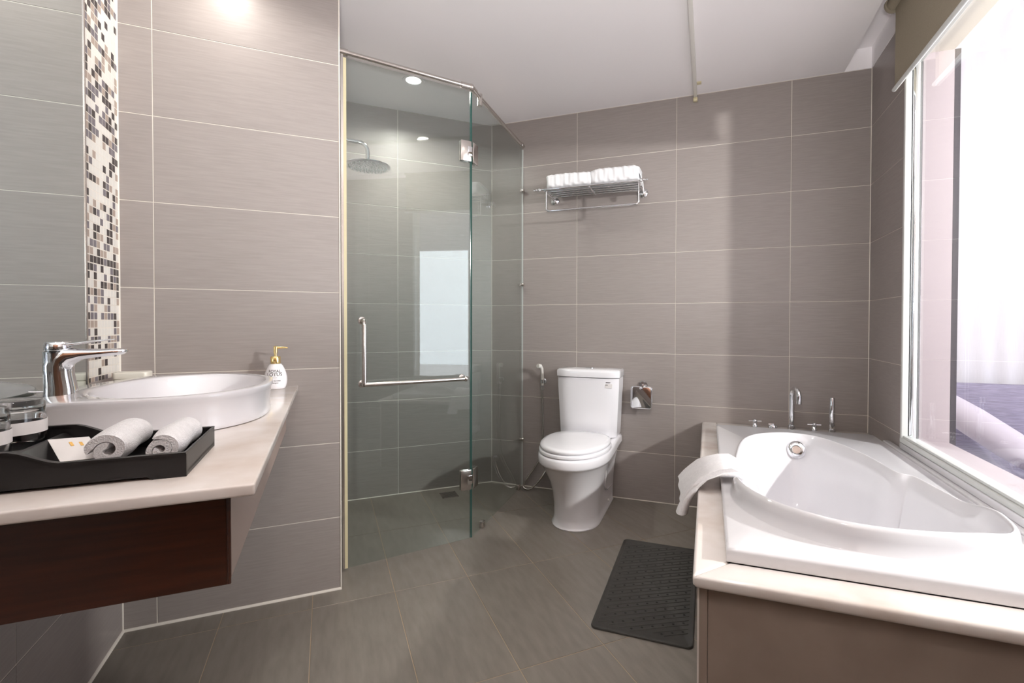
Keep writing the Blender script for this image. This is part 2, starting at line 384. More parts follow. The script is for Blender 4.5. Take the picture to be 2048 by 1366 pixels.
# ------------------------------------------------------------------ beyond the window
root_struct('ground', CD, ANG_C, MB().box(.157, 8, -6.5, 3.4, -.15, 0), M['terrace'])
root_struct('ceiling_bedroom', CD, ANG_C, MB().box(.161, 3.7, -3.6, .75, 3.0, 3.1), M['paint'])
root_struct('wall_bedroom_near', CD, ANG_C, MB().box(.157, 3.7, -3.72, -3.6, 0, 3.1), M['outer'])
root_struct('wall_bedroom_far', CD, ANG_C, MB().box(.157, 3.7, .62, .72, 0, 3.1), M['outer'])
root_struct('trim_9', CD, ANG_C, MB().box(3.6, 3.7, -3.6, .62, 2.30, 3.0).box(3.6, 3.7, -3.6, .62, 0, .12).box(.157, .162, -3.6, .62, TOP, 3.1), M['outer'])
root_struct('trim_10', CD, ANG_C, MB().box(3.62, 3.68, -3.6, -3.54, .12, 2.3).box(3.62, 3.68, -2.35, -2.29, .12, 2.3).box(3.62, 3.68, -.9, -.84, .12, 2.3).box(3.62, 3.68, .5, .56, .12, 2.3), M['alu'])
cu = thing('curtain', 'floor-length sheer white curtain hanging beyond the window glass', 'curtain', cw(0, -.52), ANG_C)
mb = MB(); ft = []; bk = []
n = 220
for i in range(n + 1):
    x = .20 + 3.3 * i / n; y = .006 * math.sin(i * .9) + .004 * math.sin(i * .37); ft.append((x, y)); bk.append((x, y + .004))
vs = [(x, y, z) for z in (.02, 2.965) for x, y in ft] + [(x, y, z) for z in (.02, 2.965) for x, y in bk]; n1 = n + 1; fs = []
for i in range(n): fs += [(i, i + 1, n1 + i + 1, n1 + i), (2 * n1 + i, 3 * n1 + i, 3 * n1 + i + 1, 2 * n1 + i + 1), (n1 + i, n1 + i + 1, 3 * n1 + i + 1, 3 * n1 + i)]
mb.add(vs, fs).build('curtain_cloth', M['curtain'], cu, 60)
MB().tube([(.17, .01, 2.97), (3.58, .01, 2.97)], .010).build('curtain_rod', M['alu'], cu, 60)
db = thing('daybed', 'lilac-grey upholstered daybed seen low through the window glass', 'sofa', cw(.27, -.20), ANG_C)
MB().box(0, 1.9, .10, .26, .12, .742).build('backrest', M['lilac'], db, 40, .03)
MB().box(0, 1.9, -.75, .10, .12, .28).build('seat_cushion', M['lilac'], db, 40, .03)
for x in (.08, 1.82):
    for y in (-.68, .2): MB().box(x - .025, x + .025, y - .025, y + .025, 0, .12).build('leg', M['darkgap'], db)
bo = thing('bolster', 'pale round bolster cushion leaning across the lilac daybed', 'cushion', cw(.27, -.20), ANG_C)
mb = MB(); P = [(.02, -.02, .70), (.08, -.03, .675), (.22, -.06, .575), (.36, -.09, .47), (.47, -.11, .385), (.52, -.12, .355)]
mb.tube(P, [.04, .065, .075, .075, .06, .03], 20).build('cushion_cover', M['bolster'], bo, 60)

# ------------------------------------------------------------------ vanity
cab = thing('vanity_cabinet', 'dark wooden wall-hung vanity cabinet under the cream marble countertop', 'cabinet', bw(0, -.0, .0), ANG_B)
MB().box(.003, .490, -1.178, -.003, .66, .811).build('cabinet_body', M['wood'], cab)
MB().box(.003, .508, -1.198, -1.180, .658, .811).build('end_panel', M['wood'], cab, bevel=.0015)
MB().box(.491, .509, -1.180, -.003, .658, .811).build('front_panel', M['taupe_panel'], cab, bevel=.0015)['label'] = 'pale taupe long front panel'
MB().tube([(.509, -1.198, .66), (.509, -1.198, .811)], .003, 8).build('edge_strip', M['wood'], cab)
ct = MB().box(.002, .552, -1.256, -.003, .812, .830).build('countertop', M['marble'], bevel=.0035, bseg=3, loc=PB, rot=(0, 0, ANG_B), smooth=40)
tag(ct, 'cream marble vanity countertop carrying the white basin and black tray', 'countertop')
mi = thing('mirror', 'large frameless wall mirror beside the mosaic strip', 'mirror', bw(0, 0), ANG_B)
MB().box(.001, .006, -2.2, MOS0 + .006, .833, CEIL - .002).build('mirror_glass', M['mirror'], mi)
MB().box(.001, .008, MOS0 + .004, MOS0 + .012, .833, CEIL - .002).build('edge_trim', M['steel'], mi)

# basin
ba = thing('wash_basin', 'round-cornered white ceramic vessel basin on the marble countertop', 'sink', bw(.268, -.585, .830), ANG_B)
def sup(a, b, n, cx, cy, z, N=72, tilt=0, zfun=None):
    out = []
    for k in range(N):
        t = 2 * PI * k / N; c, s = math.cos(t), math.sin(t)
        x = cx + a * math.copysign(abs(c) ** (2 / n), c); y = cy + b * math.copysign(abs(s) ** (2 / n), s)
        out.append((x, y, z + (zfun(x, y) if zfun else 0)))
    return out
tl = lambda x, y: -.012 * max(0, min(1, (-.08 - x) / .15))
rs = [sup(.228, .262, 2.35, .004, 0, .001), sup(.236, .270, 2.35, .004, 0, .002), sup(.238, .272, 2.35, .004, 0, .012), sup(.236, .268, 2.35, .002, 0, .030),
      sup(.244, .277, 2.35, 0, 0, .068, zfun=tl), sup(.248, .281, 2.35, 0, 0, .078, zfun=tl), sup(.246, .279, 2.35, 0, 0, .083, zfun=tl), sup(.241, .274, 2.35, 0, 0, .0845, zfun=tl),
      sup(.20, .250, 2.25, .030, 0, .084, zfun=tl), sup(.180, .246, 2.2, .052, 0, .0835), sup(.176, .241, 2.2, .053, 0, .081), sup(.172, .235, 2.2, .053, 0, .072), sup(.160, .222, 2.2, .053, 0, .035),
      sup(.13, .18, 2.2, .05, 0, .014), sup(.06, .08, 2, .05, 0, .006), sup(.02, .02, 2, .05, 0, .005)]
MB().rings(rs).build('bowl', M['ceramic'], ba, 50)
MB().lathe([(.001, .004), (.024, .004), (.026, .007), (.02, .011), (.001, .012)], (.05, 0, .003)).build('drain', M['chrome'], ba, 40)
# basin faucet
fa = thing('basin_faucet', 'tall chrome single-lever faucet on the white basin rim', 'faucet', bw(.092, -.648, .902), ANG_B)
mb = MB(); rs = []
def oval(c, t, w, h, n=28, sq=2.6):
    """oval section at c, normal t in the xz plane; w across (y), h in plane"""
    t = Vector(t).normalized(); up = Vector((-t.z, 0, t.x)); out = []
    for k in range(n):
        a = 2 * PI * k / n; ca, sa = math.cos(a), math.sin(a)
        out.append(Vector(c) + up * h * math.copysign(abs(ca) ** (2 / sq), ca) + Vector((0, 1, 0)) * w * math.copysign(abs(sa) ** (2 / sq), sa))
    return out
path = [((.004, 0, 0), (0, 0, 1), .0255, .0255), ((.003, 0, .02), (0, 0, 1), .0235, .0245), ((.0, 0, .05), (.02, 0, 1), .0225, .0225), ((-.001, 0, .070), (.15, 0, 1), .0225, .0225),
        ((.004, 0, .084), (.5, 0, .8), .0225, .0225), ((.020, 0, .0935), (.9, 0, .35), .022, .019), ((.045, 0, .0965), (1, 0, .08), .021, .0125), ((.08, 0, .0985), (1, 0, .05), .0195, .0095),
        ((.11, 0, .1005), (1, 0, .05), .018, .0085), ((.126, 0, .101), (1, 0, .0), .0165, .007), ((.133, 0, .1025), (1, 0, 0), .011, .004)]
for i_, (c, t, w, h) in enumerate(path): k_ = 1.12 if i_ < 6 else 1; rs.append(oval((c[0] * .93, c[1], c[2]), t, w * k_, h * k_))
mb.rings(rs).build('spout', M['chrome'], fa, 50)
MB().lathe([(.0245, .060), (.0255, .100), (.026, .1035), (.023, .1045), (.001, .1046)], (-.002, 0, 0), 28).build('body', M['chrome'], fa, 40)
mb = MB(); mb.lathe([(.001, .1055), (.0235, .1055), (.0245, .108), (.024, .122), (.021, .1255), (.001, .126)], (-.001, 0, 0), 28)
rs = [oval(c, t, w, h, 20, 2.2) for c, t, w, h in [((.006, 0, .117), (1, 0, .2), .016, .006), ((.03, 0, .120), (1, 0, .2), .014, .0045), ((.06, 0, .1255), (1, 0, .15), .012, .003), ((.09, 0, .129), (1, 0, .08), .010, .002), ((.103, 0, .1298), (1, 0, .05), .007, .0015)]]
mb.rings(rs).build('lever', M['chrome'], fa, 50)
MB().tube([(-.026, 0, .012), (-.052, -.002, .0135)], .0022, 8).build('drain_rod', M['chrome'], fa, 50)
# soap
so = thing('storage_box', 'small cream box in the corner, only its top showing behind the basin', 'box', bw(.080, -.150, .830), ANG_B)
MB().prism(rrect(.086, .06, .010), 0, .062).build('box_body', M['soap'], so, 40, .002)
MB().prism(rrect(.090, .064, .011), .0625, .084).build('lid', M['soap'], so, 40, .004, 3)

# lotion bottle
bt = thing('lotion_bottle', 'white lotion bottle with gold pump at the countertop corner', 'bottle', bw(.480, -.070, .830), ANG_B)
prof = [(.001, 0), (.030, 0), (.0325, .002), (.0355, .010), (.0380, .022), (.0388, .032), (.0380, .044), (.0350, .058), (.0300, .072), (.0245, .083), (.0205, .089), (.0175, .0915), (.001, .0918)]
MB().lathe(prof, n=40).build('bottle_body', M['ceramic'], bt, 50)
MB().lathe([(.001, .0915), (.0165, .0915), (.0168, .093), (.0168, .1155), (.0155, .118), (.001, .118)], n=32).build('collar', M['gold'], bt, 40)
mb = MB().lathe([(.001, .118), (.005, .118), (.005, .131), (.0066, .131), (.0066, .154), (.0045, .156), (.001, .1565)], n=20)
mb.tube([(.0, 0, .151), (.018, -.003, .151), (.036, -.006, .150), (.041, -.007, .1485)], [.0045, .0038, .0028, .002], 12)
mb.build('pump', M['gold'], bt, 40)
def rad(z):
    for (r0, z0_), (r1, z1_) in zip(prof[2:], prof[3:]):
        if z0_ <= z <= z1_: return r0 + (r1 - r0) * (z - z0_) / (z1_ - z0_)
    return prof[2][0]
def text_mesh(s, size, bold=0, sx=1):
    cu_ = bpy.data.curves.new('lettering', 'FONT'); cu_.body = s; cu_.size = size; cu_.align_x = 'CENTER'; cu_.extrude = 0; cu_.offset = bold; cu_.space_character = sx
    ob = bpy.data.objects.new('lettering', cu_); COL.objects.link(ob); dg = bpy.context.evaluated_depsgraph_get(); dg.update()
    me = bpy.data.meshes.new_from_object(ob.evaluated_get(dg)); bpy.data.objects.remove(ob); bpy.data.curves.remove(cu_); return me
camdir = math.atan2(*( (Vector((0, 0, 0)) - bw(.480, -.070)).dot(A), (Vector((0, 0, 0)) - bw(.480, -.070)).dot(B)))
for s, size, z, bold, m in (('ROYAL', .0130, .0615, .0003, 'print'), ('LOTUS', .0170, .0485, .0003, 'print'), ('* * * *', .006, .0395, 0, 'print'), ('BODY & HAIR', .0068, .029, .0001, 'print'), ('Shampoo', .0068, .0215, .0001, 'print')):
    me = text_mesh(s, size, bold)
    for v in me.vertices:
        x, y = v.co.x - .004, v.co.y; zz = z + y; rr = rad(zz) + .0003; a = camdir + x / rr
        v.co = (rr * math.cos(a), rr * math.sin(a), zz)
    me.materials.append(M[m]); link('lettering', me, bt)

# tray with wavy sides, raised tumbler shelf and divider
tr = thing('amenity_tray', 'black plastic amenity tray on the marble countertop by the basin', 'tray', bw(.0, -1.175, .830), ANG_B)
TW, TD = (.012, .449), (0.0, .208)
def sm(a, b, x): t = max(0, min(1, (x - a) / (b - a))); return t * t * (3 - 2 * t)
def topz(u): return .058 - .021 * sm(.235, .300, u)
def wavy(y0, y1, name):
    mb = MB(); n = 40; xs = [TW[0] + (TW[1] - TW[0]) * i / n for i in range(n + 1)]; rs = []
    for x in xs:
        b = .0 if (x > TW[1] - .047 or x < TW[0] + .03) else .0075
        tz = topz(x); rs.append([(x, y0, b), (x, y1, b), (x, y1, tz), (x, y0, tz)])
    mb.rings(rs)
    yo = -.0025 if y0 < .1 else .0025
    mb.rings([[(x, y0 - .0025, topz(x) - .0015), (x, y1 + .0025, topz(x) - .0015), (x, y1 + .0025, topz(x) + .0012), (x, y0 - .0025, topz(x) + .0012)] for x in xs])
    return mb.build(name, M['black'], tr, 30)
wavy(TD[0], TD[0] + .004, 'side'); wavy(TD[1] - .004, TD[1], 'side')
for x in (TW[0], TW[1] - .004):
    h = topz(x)
    MB().box(x, x + .004, TD[0] + .004, TD[1] - .004, 0, h + .001).build('side', M['black'], tr, bevel=.0008)
MB().box(TW[0], TW[1], TD[0], TD[1], .005, .009).build('tray_floor', M['black'], tr)
MB().rings([[(.2215, y, .009), (.2215, y, .046), (.229, y, .046), (.262, y, .009)] for y in (.006, .202)]).build('divider', M['black'], tr, 30, .002)
# tumblers upside down with paper bands
def tumbler(u, v, z, label, rz):
    t = thing('drinking_glass', label, 'glass', bw(u, v, z), ANG_B + rz, 'upturned drinking glasses on the black tray')
    ro, h = .0415, .078
    prof = [(ro - .0015, 0), (ro, .0006), (ro - .0005, h * .5), (ro - .0015, h - .006), (ro - .005, h), (.001, h), (.001, h - .0001)]
    outer = [(ro - .0025, .0006), (ro - .0012, 0), (ro, .001), (ro - .0003, h * .5), (ro - .0012, h - .006), (ro - .005, h - .0006), (.001, h)]
    inner = [(.001, h - .017), (ro - .008, h - .017), (ro - .0035, h - .021), (ro - .0028, h * .5), (ro - .0025, .0006)]
    mb = MB(); pr = outer + inner; n = 48
    rs = [[(r_ * math.cos(2 * PI * k / n), r_ * math.sin(2 * PI * k / n), z_) for k in range(n)] for r_, z_ in pr]
    mb.rings(rs, False, False)
    mb.add(rs[6], [tuple(range(n))]); mb.add(rs[7], [tuple(range(n))])
    mb.build('tumbler', M['tumbler'], t, 50)
    mb = MB(); ri = ro + .0004; rs = []
    for r_, z_ in ((ri, .024), (ri + .0006, .024), (ri + .0006, .044), (ri, .044)):
        rs.append([(r_ * math.cos(2 * PI * k / n), r_ * math.sin(2 * PI * k / n), z_) for k in range(n)])
    mb.rings(rs, closed=True).build('paper_band', M['paper'], t, 50)
tumbler(.176, -1.020, .866, 'upturned clear drinking glass nearer the faucet on the tray', 0)
tumbler(.172, -1.112, .866, 'upturned clear drinking glass at the left edge of the photo', .5)
# raised shelf under the tumblers
MB().box(.020, .221, .006, .202, .009, .0355).build('glass_shelf', M['black'], tr, bevel=.002)

# rolled towels: spiral section extruded
def spiral(turns, r0, r1, th, n, seed=0, squash=1):
    rnd = random.Random(seed); ph = rnd.uniform(0, 6)
    mid = []
    for i in range(n + 1):
        t = i / n; a = turns * 2 * PI * t; r_ = r0 + (r1 - r0) * t
        mid.append((r_ * math.cos(a + ph), r_ * math.sin(a + ph) * squash))
    return mid
def rolled(name, label, u, v, z, rz, L, R_, turns, seed, squash=.94):
    t = thing(name, label, 'towel', bw(u, v, z), ANG_B + rz, 'rolled white face towels in the tray')
    th = R_ / (2.15 + 2.12 * turns); mid = spiral(turns, th * 1.15, R_ - th, th, 110, seed, 1.0); n = len(mid); mb = MB()
    out, inn = [], []
    for i in range(n):
        a, b = Vector(mid[max(i - 1, 0)] + (0,)), Vector(mid[min(i + 1, n - 1)] + (0,)); tt = (b - a).normalized(); nn = Vector((tt.y, -tt.x, 0))
        k_ = th * (.93 if i < n - 6 else .93 * (n - i) / 7)
        out.append(Vector(mid[i] + (0,)) + nn * k_); inn.append(Vector(mid[i] + (0,)) - nn * k_)
    sec = out + inn[::-1]; rs = []; K = 30
    for k in range(K + 1):
        q = k / K; y = -L / 2 + L * q; e = 1 - .12 * (abs(2 * q - 1) ** 7)
        rs.append([(p.x * e + .0012 * math.sin(9 * q + p.y * 60), y + .0015 * math.sin(p.x * 130 + seed), (R_ + p.y * e) * squash + .0010 * math.sin(7 * q + seed)) for p in sec])
    mb.rings(rs).build('towel_roll', M['towel'], t, 60)
    return t
rolled('rolled_towel', 'plump white rolled towel beside the paper sachets', .334, -1.058, .8395, .03, .150, .034, 1.3, 3)
rolled('rolled_towel', 'tighter white rolled towel against the right side of the tray', .407, -1.062, .8395, .0, .160, .031, 1.9, 11)
# sachets
def sachet(label, u, v, z, rz, w, h, tilt, m, prt=True, kraft=False):
    t = thing('sachet', label, 'sachet', bw(u, v, z), ANG_B + rz, None); t.rotation_euler = (tilt, tilt * .4, ANG_B + rz)
    mb = MB(); rs = []; n = 12
    def zz(x, y): return .0045 * max(0, 1 - (2 * abs(x) / w) ** 2) * max(0, 1 - (2 * abs(y) / h) ** 4)
    vs = []; fs = []
    for s in (1, -1):
        for i in range(n + 1):
            for j in range(n + 1):
                x = -w / 2 + w * i / n; y = -h / 2 + h * j / n; vs.append((x, y, s * (zz(x, y) + .0003)))
    q = (n + 1) ** 2
    for i in range(n):
        for j in range(n):
            a = i * (n + 1) + j; fs.append((a, a + n + 1, a + n + 2, a + 1)); fs.append((q + a, q + a + 1, q + a + n + 2, q + a + n + 1))
    per = [i * (n + 1) for i in range(n + 1)] + [n * (n + 1) + j for j in range(1, n + 1)] + [i * (n + 1) + n for i in range(n - 1, -1, -1)] + [j for j in range(n - 1, 0, -1)]
    for i in range(len(per)): a, b = per[i], per[(i + 1) % len(per)]; fs.append((a, b, q + b, q + a))
    mb.add(vs, fs).build('wrapper', M[m], t, 40)
    if prt:
        mb = MB()
        for k, (x, y, l) in enumerate(((-.004, .012, .016), (-.004, .004, .012), (.008, .012, .008), (.008, .004, .014))): mb.box(x - .002, x + .002, y - l / 3, y + l / 3, zz(x, y) + .0006, zz(x, y) + .001)
        mb.build('gold_printing', M['print_gold'], t)
    return t
sachet('white paper sachet with gold print leaning on the rolled towel', .272, -1.060, .864, .55, .052, .095, .22, 'paper')
sachet('white paper sachet lying under the gold printed one', .282, -1.020, .850, .1, .04, .08, .12, 'paper', False)
sachet('translucent brown film sachet lying flat in the tray', .286, -1.125, .846, .35, .04, .07, .04, 'kraft', False)

# ------------------------------------------------------------------ shower enclosure
d1 = Vector((0, 0, 0)) + bw(.7125, .150); d2 = bw(1.311, .234)
# recompute along the measured line
dirx = (d2 - d1).normalized(); ANG_D = math.atan2(dirx.y, dirx.x); LD = (d2 - d1).length
sd = thing('shower_door', 'tinted glass shower door with L-shaped steel handle', 'door', d1, ANG_D)
TOPG = 2.206
MB().box(.022, LD - .004, -.004, .004, .008, TOPG).build('glass_panel', M['shower_glass'], sd)
MB().box(LD - .005, LD - .0035, -.0041, .0041, .008, TOPG).build('glass_edge', M['glass_edge'], sd)
MB().box(.0, .010, -.007, .007, .012, TOPG + .012).build('wall_profile', M['steel'], sd)
MB().box(.010, .0225, -.005, .005, .008, TOPG).build('seal', M['seal'], sd)
hn = MB(); yy = -.055
hn.tube([(.083, -.004, 1.083), (.083, -.035, 1.083)] + [(.083 + .0, -.035 - .02 * math.sin(a), 1.083 - .02 * (1 - math.cos(a))) for a in (PI / 6, PI / 3, PI / 2)] + [(.083, yy, .90), (.083, yy, .812)], .0095, 16)
hn.tube([(.083, -.004, .806), (.083, yy, .806)], .0095, 16); hn.tube([(.083, yy, .806), (.30, yy, .806), (.553, yy, .806)], .0095, 16); hn.tube([(.553, yy - .0, .806), (.553, -.004, .806)], .0095, 16)
hn.build('handle', M['steel'], sd, 50)
for x, z in ((.083, 1.083), (.083, .806), (.553, .806)):
    MB().lathe([(.001, .004), (.017, .004), (.017, .009), (.012, .013), (.001, .013)], (x, 0, z), 24, ax='y').build('rosette', M['steel'], sd, 40)
MB().ball((.553, yy, .806), .0135, 18).build('end_knob', M['steel'], sd, 60)
sp = thing('shower_screen', 'fixed tinted glass panel between the shower door and toilet wall', 'glass panel', d2, ANG_C + PI / 2)
# local x runs from the door joint to the wall (along D)
j = cw(-1.93, 0); dv = (cw(-1.935, .003) - d2); LP = dv.length; sp.rotation_euler = (0, 0, math.atan2(dv.y, dv.x))
MB().box(.005, LP - .004, -.004, .004, .006, TOPG).build('glass_panel', M['shower_glass'], sp)
MB().box(.003, .0045, -.0041, .0041, .006, TOPG).build('glass_edge', M['glass_edge'], sp)
MB().box(LP - .0045, LP - .0015, -.0045, .0045, .006, TOPG).build('wall_seal', M['alu'], sp)
for z in (1.935, 1.325, .315):
    MB().lathe([(.001, .004), (.011, .004), (.012, .007), (.011, .016), (.001, .017)], (LP - .022, 0, z), 20, ax='y').box(LP - .03, LP - .003, -.008, .008, z - .008, z + .008).build('wall_clip', M['steel'], sp, 40)
for x in (.142, .745):
    MB().box(x - .018, x + .018, -.013, .013, .0, .036).build('floor_clip', M['steel'], sp, 40, .006)
# hinges joining door and screen
for z in (1.912, .300):
    MB().box(LD - .058, LD - .001, -.013, -.0045, z - .05, z + .05).build('hinge', M['steel'], sd, 40, .004)
    MB().box(LD - .024, LD - .0, -.0165, -.0125, z - .022, z + .022).build('hinge_block', M['chrome'], sd, 40, .002)
    MB().box(LD - .058, LD - .001, .0045, .013, z - .05, z + .05).build('hinge', M['steel'], sd, 40, .004)
    MB().box(.004, .062, -.013, -.0045, z - .05, z + .05).build('hinge', M['steel'], sp, 40, .004)
    MB().box(.004, .062, .0045, .013, z - .05, z + .05).build('hinge', M['steel'], sp, 40, .004)
    MB().tube([(0, 0, z - .022), (0, 0, z + .022)], .007, 14).build('hinge_pin', M['steel'], sp, 50)
# support rail
RZ = 2.230
rl = thing('support_rail', 'tubular steel support rail along the top of the shower glass', 'rail', d1 + Vector((0, 0, RZ)), 0)
a_, b_, c_ = Vector((0, 0, 0)) - dirx * .006, d2 - d1, cw(-1.935, .0) - d1
MB().tube([a_, b_ - dirx * .02], .0105, 16).build('tube', M['steel'], rl, 60)
pv = (c_ - b_).normalized()
MB().tube([b_ + pv * .02, c_], .0105, 16).build('tube', M['steel'], rl, 60)
MB().tube([b_ - dirx * .052, b_ - dirx * .012], .0145, 16).ball(b_, .0165, 16).tube([b_ + pv * .012, b_ + pv * .05], .0145, 16).build('elbow_joint', M['steel'], rl, 50)
MB().tube([a_ + dirx * .0, a_ + dirx * .035], .0145, 16).build('end_socket', M['steel'], rl, 50)
MB().tube([c_ - pv * .03, c_ - pv * .001], .0145, 16).ball(c_ - pv * .03, .0165).build('end_socket', M['steel'], rl, 50)
h_ = b_ + pv * .11
MB().tube([h_ + Vector((0, 0, .014)), h_ - Vector((0, 0, .045))], .013, 14).build('glass_hook', M['steel'], rl, 50, .0)
# rain shower head
sh = thing('rain_shower', 'round chrome rain shower head on a bent wall arm', 'shower head', bw(.7035, .56, 0), ANG_B)
hx, hz = .150, 1.885
arm = [(0, 0, hz + .115), (hx - .045, 0, hz + .115)] + [(hx - .045 + .045 * math.sin(a), 0, hz + .07 + .045 * math.cos(a)) for a in [PI / 2 * k / 6 for k in range(1, 7)]] + [(hx, 0, hz + .02)]
MB().tube(arm, .0105, 14).build('arm', M['chrome'], sh, 50)
MB().lathe([(.001, 0), (.03, 0), (.03, .006), (.012, .012), (.001, .012)], (.0, 0, hz + .115), 24, ax='x').build('wall_flange', M['chrome'], sh, 40)
MB().lathe([(.001, 0), (.110, 0), (.114, .003), (.113, .008), (.06, .014), (.022, .020), (.016, .034), (.001, .034)], (hx, 0, hz - .008), 48).build('head_disc', M['chrome'], sh, 40)
mb = MB()
for ring, cntn in ((.02, 6), (.038, 12), (.056, 18), (.074, 24), (.092, 30)):
    for k in range(cntn):
        a = 2 * PI * k / cntn; mb.lathe([(.0028, 0), (.0028, -.003), (.001, -.0035)], (hx + ring * math.cos(a), ring * math.sin(a), hz - .008), 6)
o = mb.build('nozzles', M['white_plastic'], sh, 40); o['kind'] = 'stuff'
# floor drains
def grate(label, u, v, s=.10):
    t = thing('floor_drain', label, 'drain', bw(u, v, 0), ANG_B, None)
    MB().box(-s / 2, s / 2, -s / 2, -s / 2 + .008, 0, .003).box(-s / 2, s / 2, s / 2 - .008, s / 2, 0, .003).box(-s / 2, -s / 2 + .008, -s / 2, s / 2, 0, .003).box(s / 2 - .008, s / 2, -s / 2, s / 2, 0, .003).build('frame', M['steel'], t)
    MB().box(-s / 2 + .008, s / 2 - .008, -s / 2 + .008, s / 2 - .008, .0002, .0008).build('drain_well', M['hole'], t)
    for k in range(7):
        y = -s / 2 + .016 + k * (s - .032) / 6; MB().box(-s / 2 + .008, s / 2 - .008, y - .0025, y + .0025, .0008, .0028).build('bar', M['steel'], t)
grate('square steel drain grate on the shower floor', 1.355, .885)
g2 = grate('small steel drain grate behind the toilet by the glass', 1.93, .42)

# ------------------------------------------------------------------ toilet
TU = -1.457
to = thing('toilet', 'white two-piece ceramic toilet with closed lid against the tiled wall', 'toilet', cw(TU, 0), ANG_C)
def outline(a, f, ab, b, z, L=.27, n=2.15, cx=0):
    """plan outline: rounded front at y=-f, straight flanks to a flat back at y=-b"""
    w0_ = f - L; out = []
    for k in range(25):
        t = PI * k / 24; c, s = math.cos(t), math.sin(t)
        out.append((cx + a * math.copysign(abs(c) ** (2 / n), c), -(w0_ + L * abs(s) ** (2 / n)), z))
    for k in range(1, 9):
        t = k / 8; e = t * t * (3 - 2 * t); out.append((cx - (a + (ab - a) * e), -(w0_ + (b - w0_) * t), z))
    for k in range(1, 4): out.append((cx - ab + 2 * ab * k / 4, -b, z))
    for k in range(8, 0, -1):
        t = k / 8; e = t * t * (3 - 2 * t); out.append((cx + (a + (ab - a) * e), -(w0_ + (b - w0_) * t), z))
    return out
rs = [outline(.130, .580, .130, .035, 0, .17), outline(.131, .582, .131, .035, .006, .17), outline(.124, .572, .126, .035, .016, .17), outline(.121, .568, .126, .03, .05, .17), outline(.123, .575, .128, .028, .12, .18),
      outline(.130, .592, .132, .025, .18, .20), outline(.143, .622, .138, .022, .24, .23), outline(.162, .66, .150, .02, .295, .26), outline(.176, .690, .163, .018, .333, .28), outline(.184, .706, .170, .018, .347, .29),
      outline(.189, .716, .178, .018, .3535, .29), outline(.1905, .7185, .179, .018, .360, .29), outline(.190, .716, .178, .018, .390, .29), outline(.187, .711, .176, .019, .399, .29), outline(.180, .703, .170, .022, .402, .29)]
MB().rings(rs).build('bowl', M['ceramic'], to, 60)
for s, nm in ((-1, 0), (1, 0)):
    MB().ball((s * .126, -.17, .04), .008, 12).build('bolt_cap', M['white_plastic'], to, 60)
mb = MB()   # moulded trapway ridge on the right flank
def trap(s):
    mb = MB(); P = [(s * .158, -.40, .30), (s * .150, -.36, .24), (s * .139, -.33, .18), (s * .131, -.27, .135), (s * .127, -.20, .115), (s * .126, -.10, .105), (s * .125, -.05, .10)]
    return mb.tube(P, [.001, .003, .0035, .0035, .0035, .0035, .003], 10)
trap(1).build('trapway_ridge', M['ceramic'], to, 60); trap(-1).build('trapway_ridge', M['ceramic'], to, 60)
def tankring(a, w0_, w1_, z, bow=.012):
    out = []; n = 12
    rr = .02
    for k in range(n + 1):
        x = a * (1 - 2 * k / n); y = -(w1_ - rr * (abs(x / a) ** 8) - bow * (x / a) ** 2); out.append((x, y, z))
    out += [(-a, -(w1_ - bow - rr * 1.6), z), (-a, -(w0_ + .01), z), (-a + .01, -w0_, z), (a - .01, -w0_, z), (a, -(w0_ + .01), z), (a, -(w1_ - bow - rr * 1.6), z)]
    return out
MB().rings([tankring(.166, .012, .178, .404), tankring(.170, .010, .183, .412), tankring(.174, .010, .186, .50), tankring(.184, .008, .192, .70), tankring(.185, .008, .193, .752)]).build('tank', M['ceramic'], to, 35)
MB().rings([tankring(.183, .010, .192, .7545), tankring(.189, .006, .199, .757), tankring(.190, .005, .200, .785), tankring(.188, .007, .197, .795), tankring(.180, .014, .188, .800), tankring(.10, .05, .13, .803, .004)]).build('tank_lid', M['ceramic'], to, 45)
MB().lathe([(.001, 0), (.026, 0), (.026, .004), (.022, .0065), (.001, .007)], (0, -.095, .802), 28).build('flush_button', M['chrome'], to, 40)
def egg(a, f, b, z, n=2.1, N=56):
    cy = (f + b) / 2 - .03; out = []
    for k in range(N):
        t = 2 * PI * k / N; c, s = math.cos(t), math.sin(t); L = (f - cy) if s > 0 else (cy - b)
        out.append((a * math.copysign(abs(c) ** (2 / n), c), -(cy + L * math.copysign(abs(s) ** (2 / (n if s > 0 else 2.8)), s)), z))
    return out
MB().rings([egg(.180, .700, .235, .4035), egg(.186, .708, .230, .407), egg(.186, .708, .230, .418), egg(.182, .704, .234, .4225)]).build('seat', M['ceramic'], to, 50)
MB().rings([egg(.178, .698, .225, .4255), egg(.182, .702, .222, .429), egg(.182, .702, .222, .438), egg(.177, .696, .226, .4445), egg(.16, .67, .24, .4485), egg(.10, .58, .32, .4515), egg(.02, .48, .44, .452)]).build('seat_lid', M['ceramic'], to, 50)
MB().box(-.11, -.06, -.245, -.205, .402, .432).build('hinge', M['ceramic'], to, 40, .006); MB().box(.06, .11, -.245, -.205, .402, .432).build('hinge', M['ceramic'], to, 40, .006)
# small printed stickers on the tank
mb = MB()
for x in (.113, .1175, .122, .1265, .131, .1355): mb.box(x, x + .003, -.1892, -.1882, .7275, .7325)
for x in (.111, .1145, .118, .1215): mb.box(x, x + .0025, -.1895, -.1884, .713, .717)
mb.build('printed_marks', M['print'], to)
MB().box(.108, .150, -.1886, -.1870, .698, .722).build('sticker', M['paper'], to)

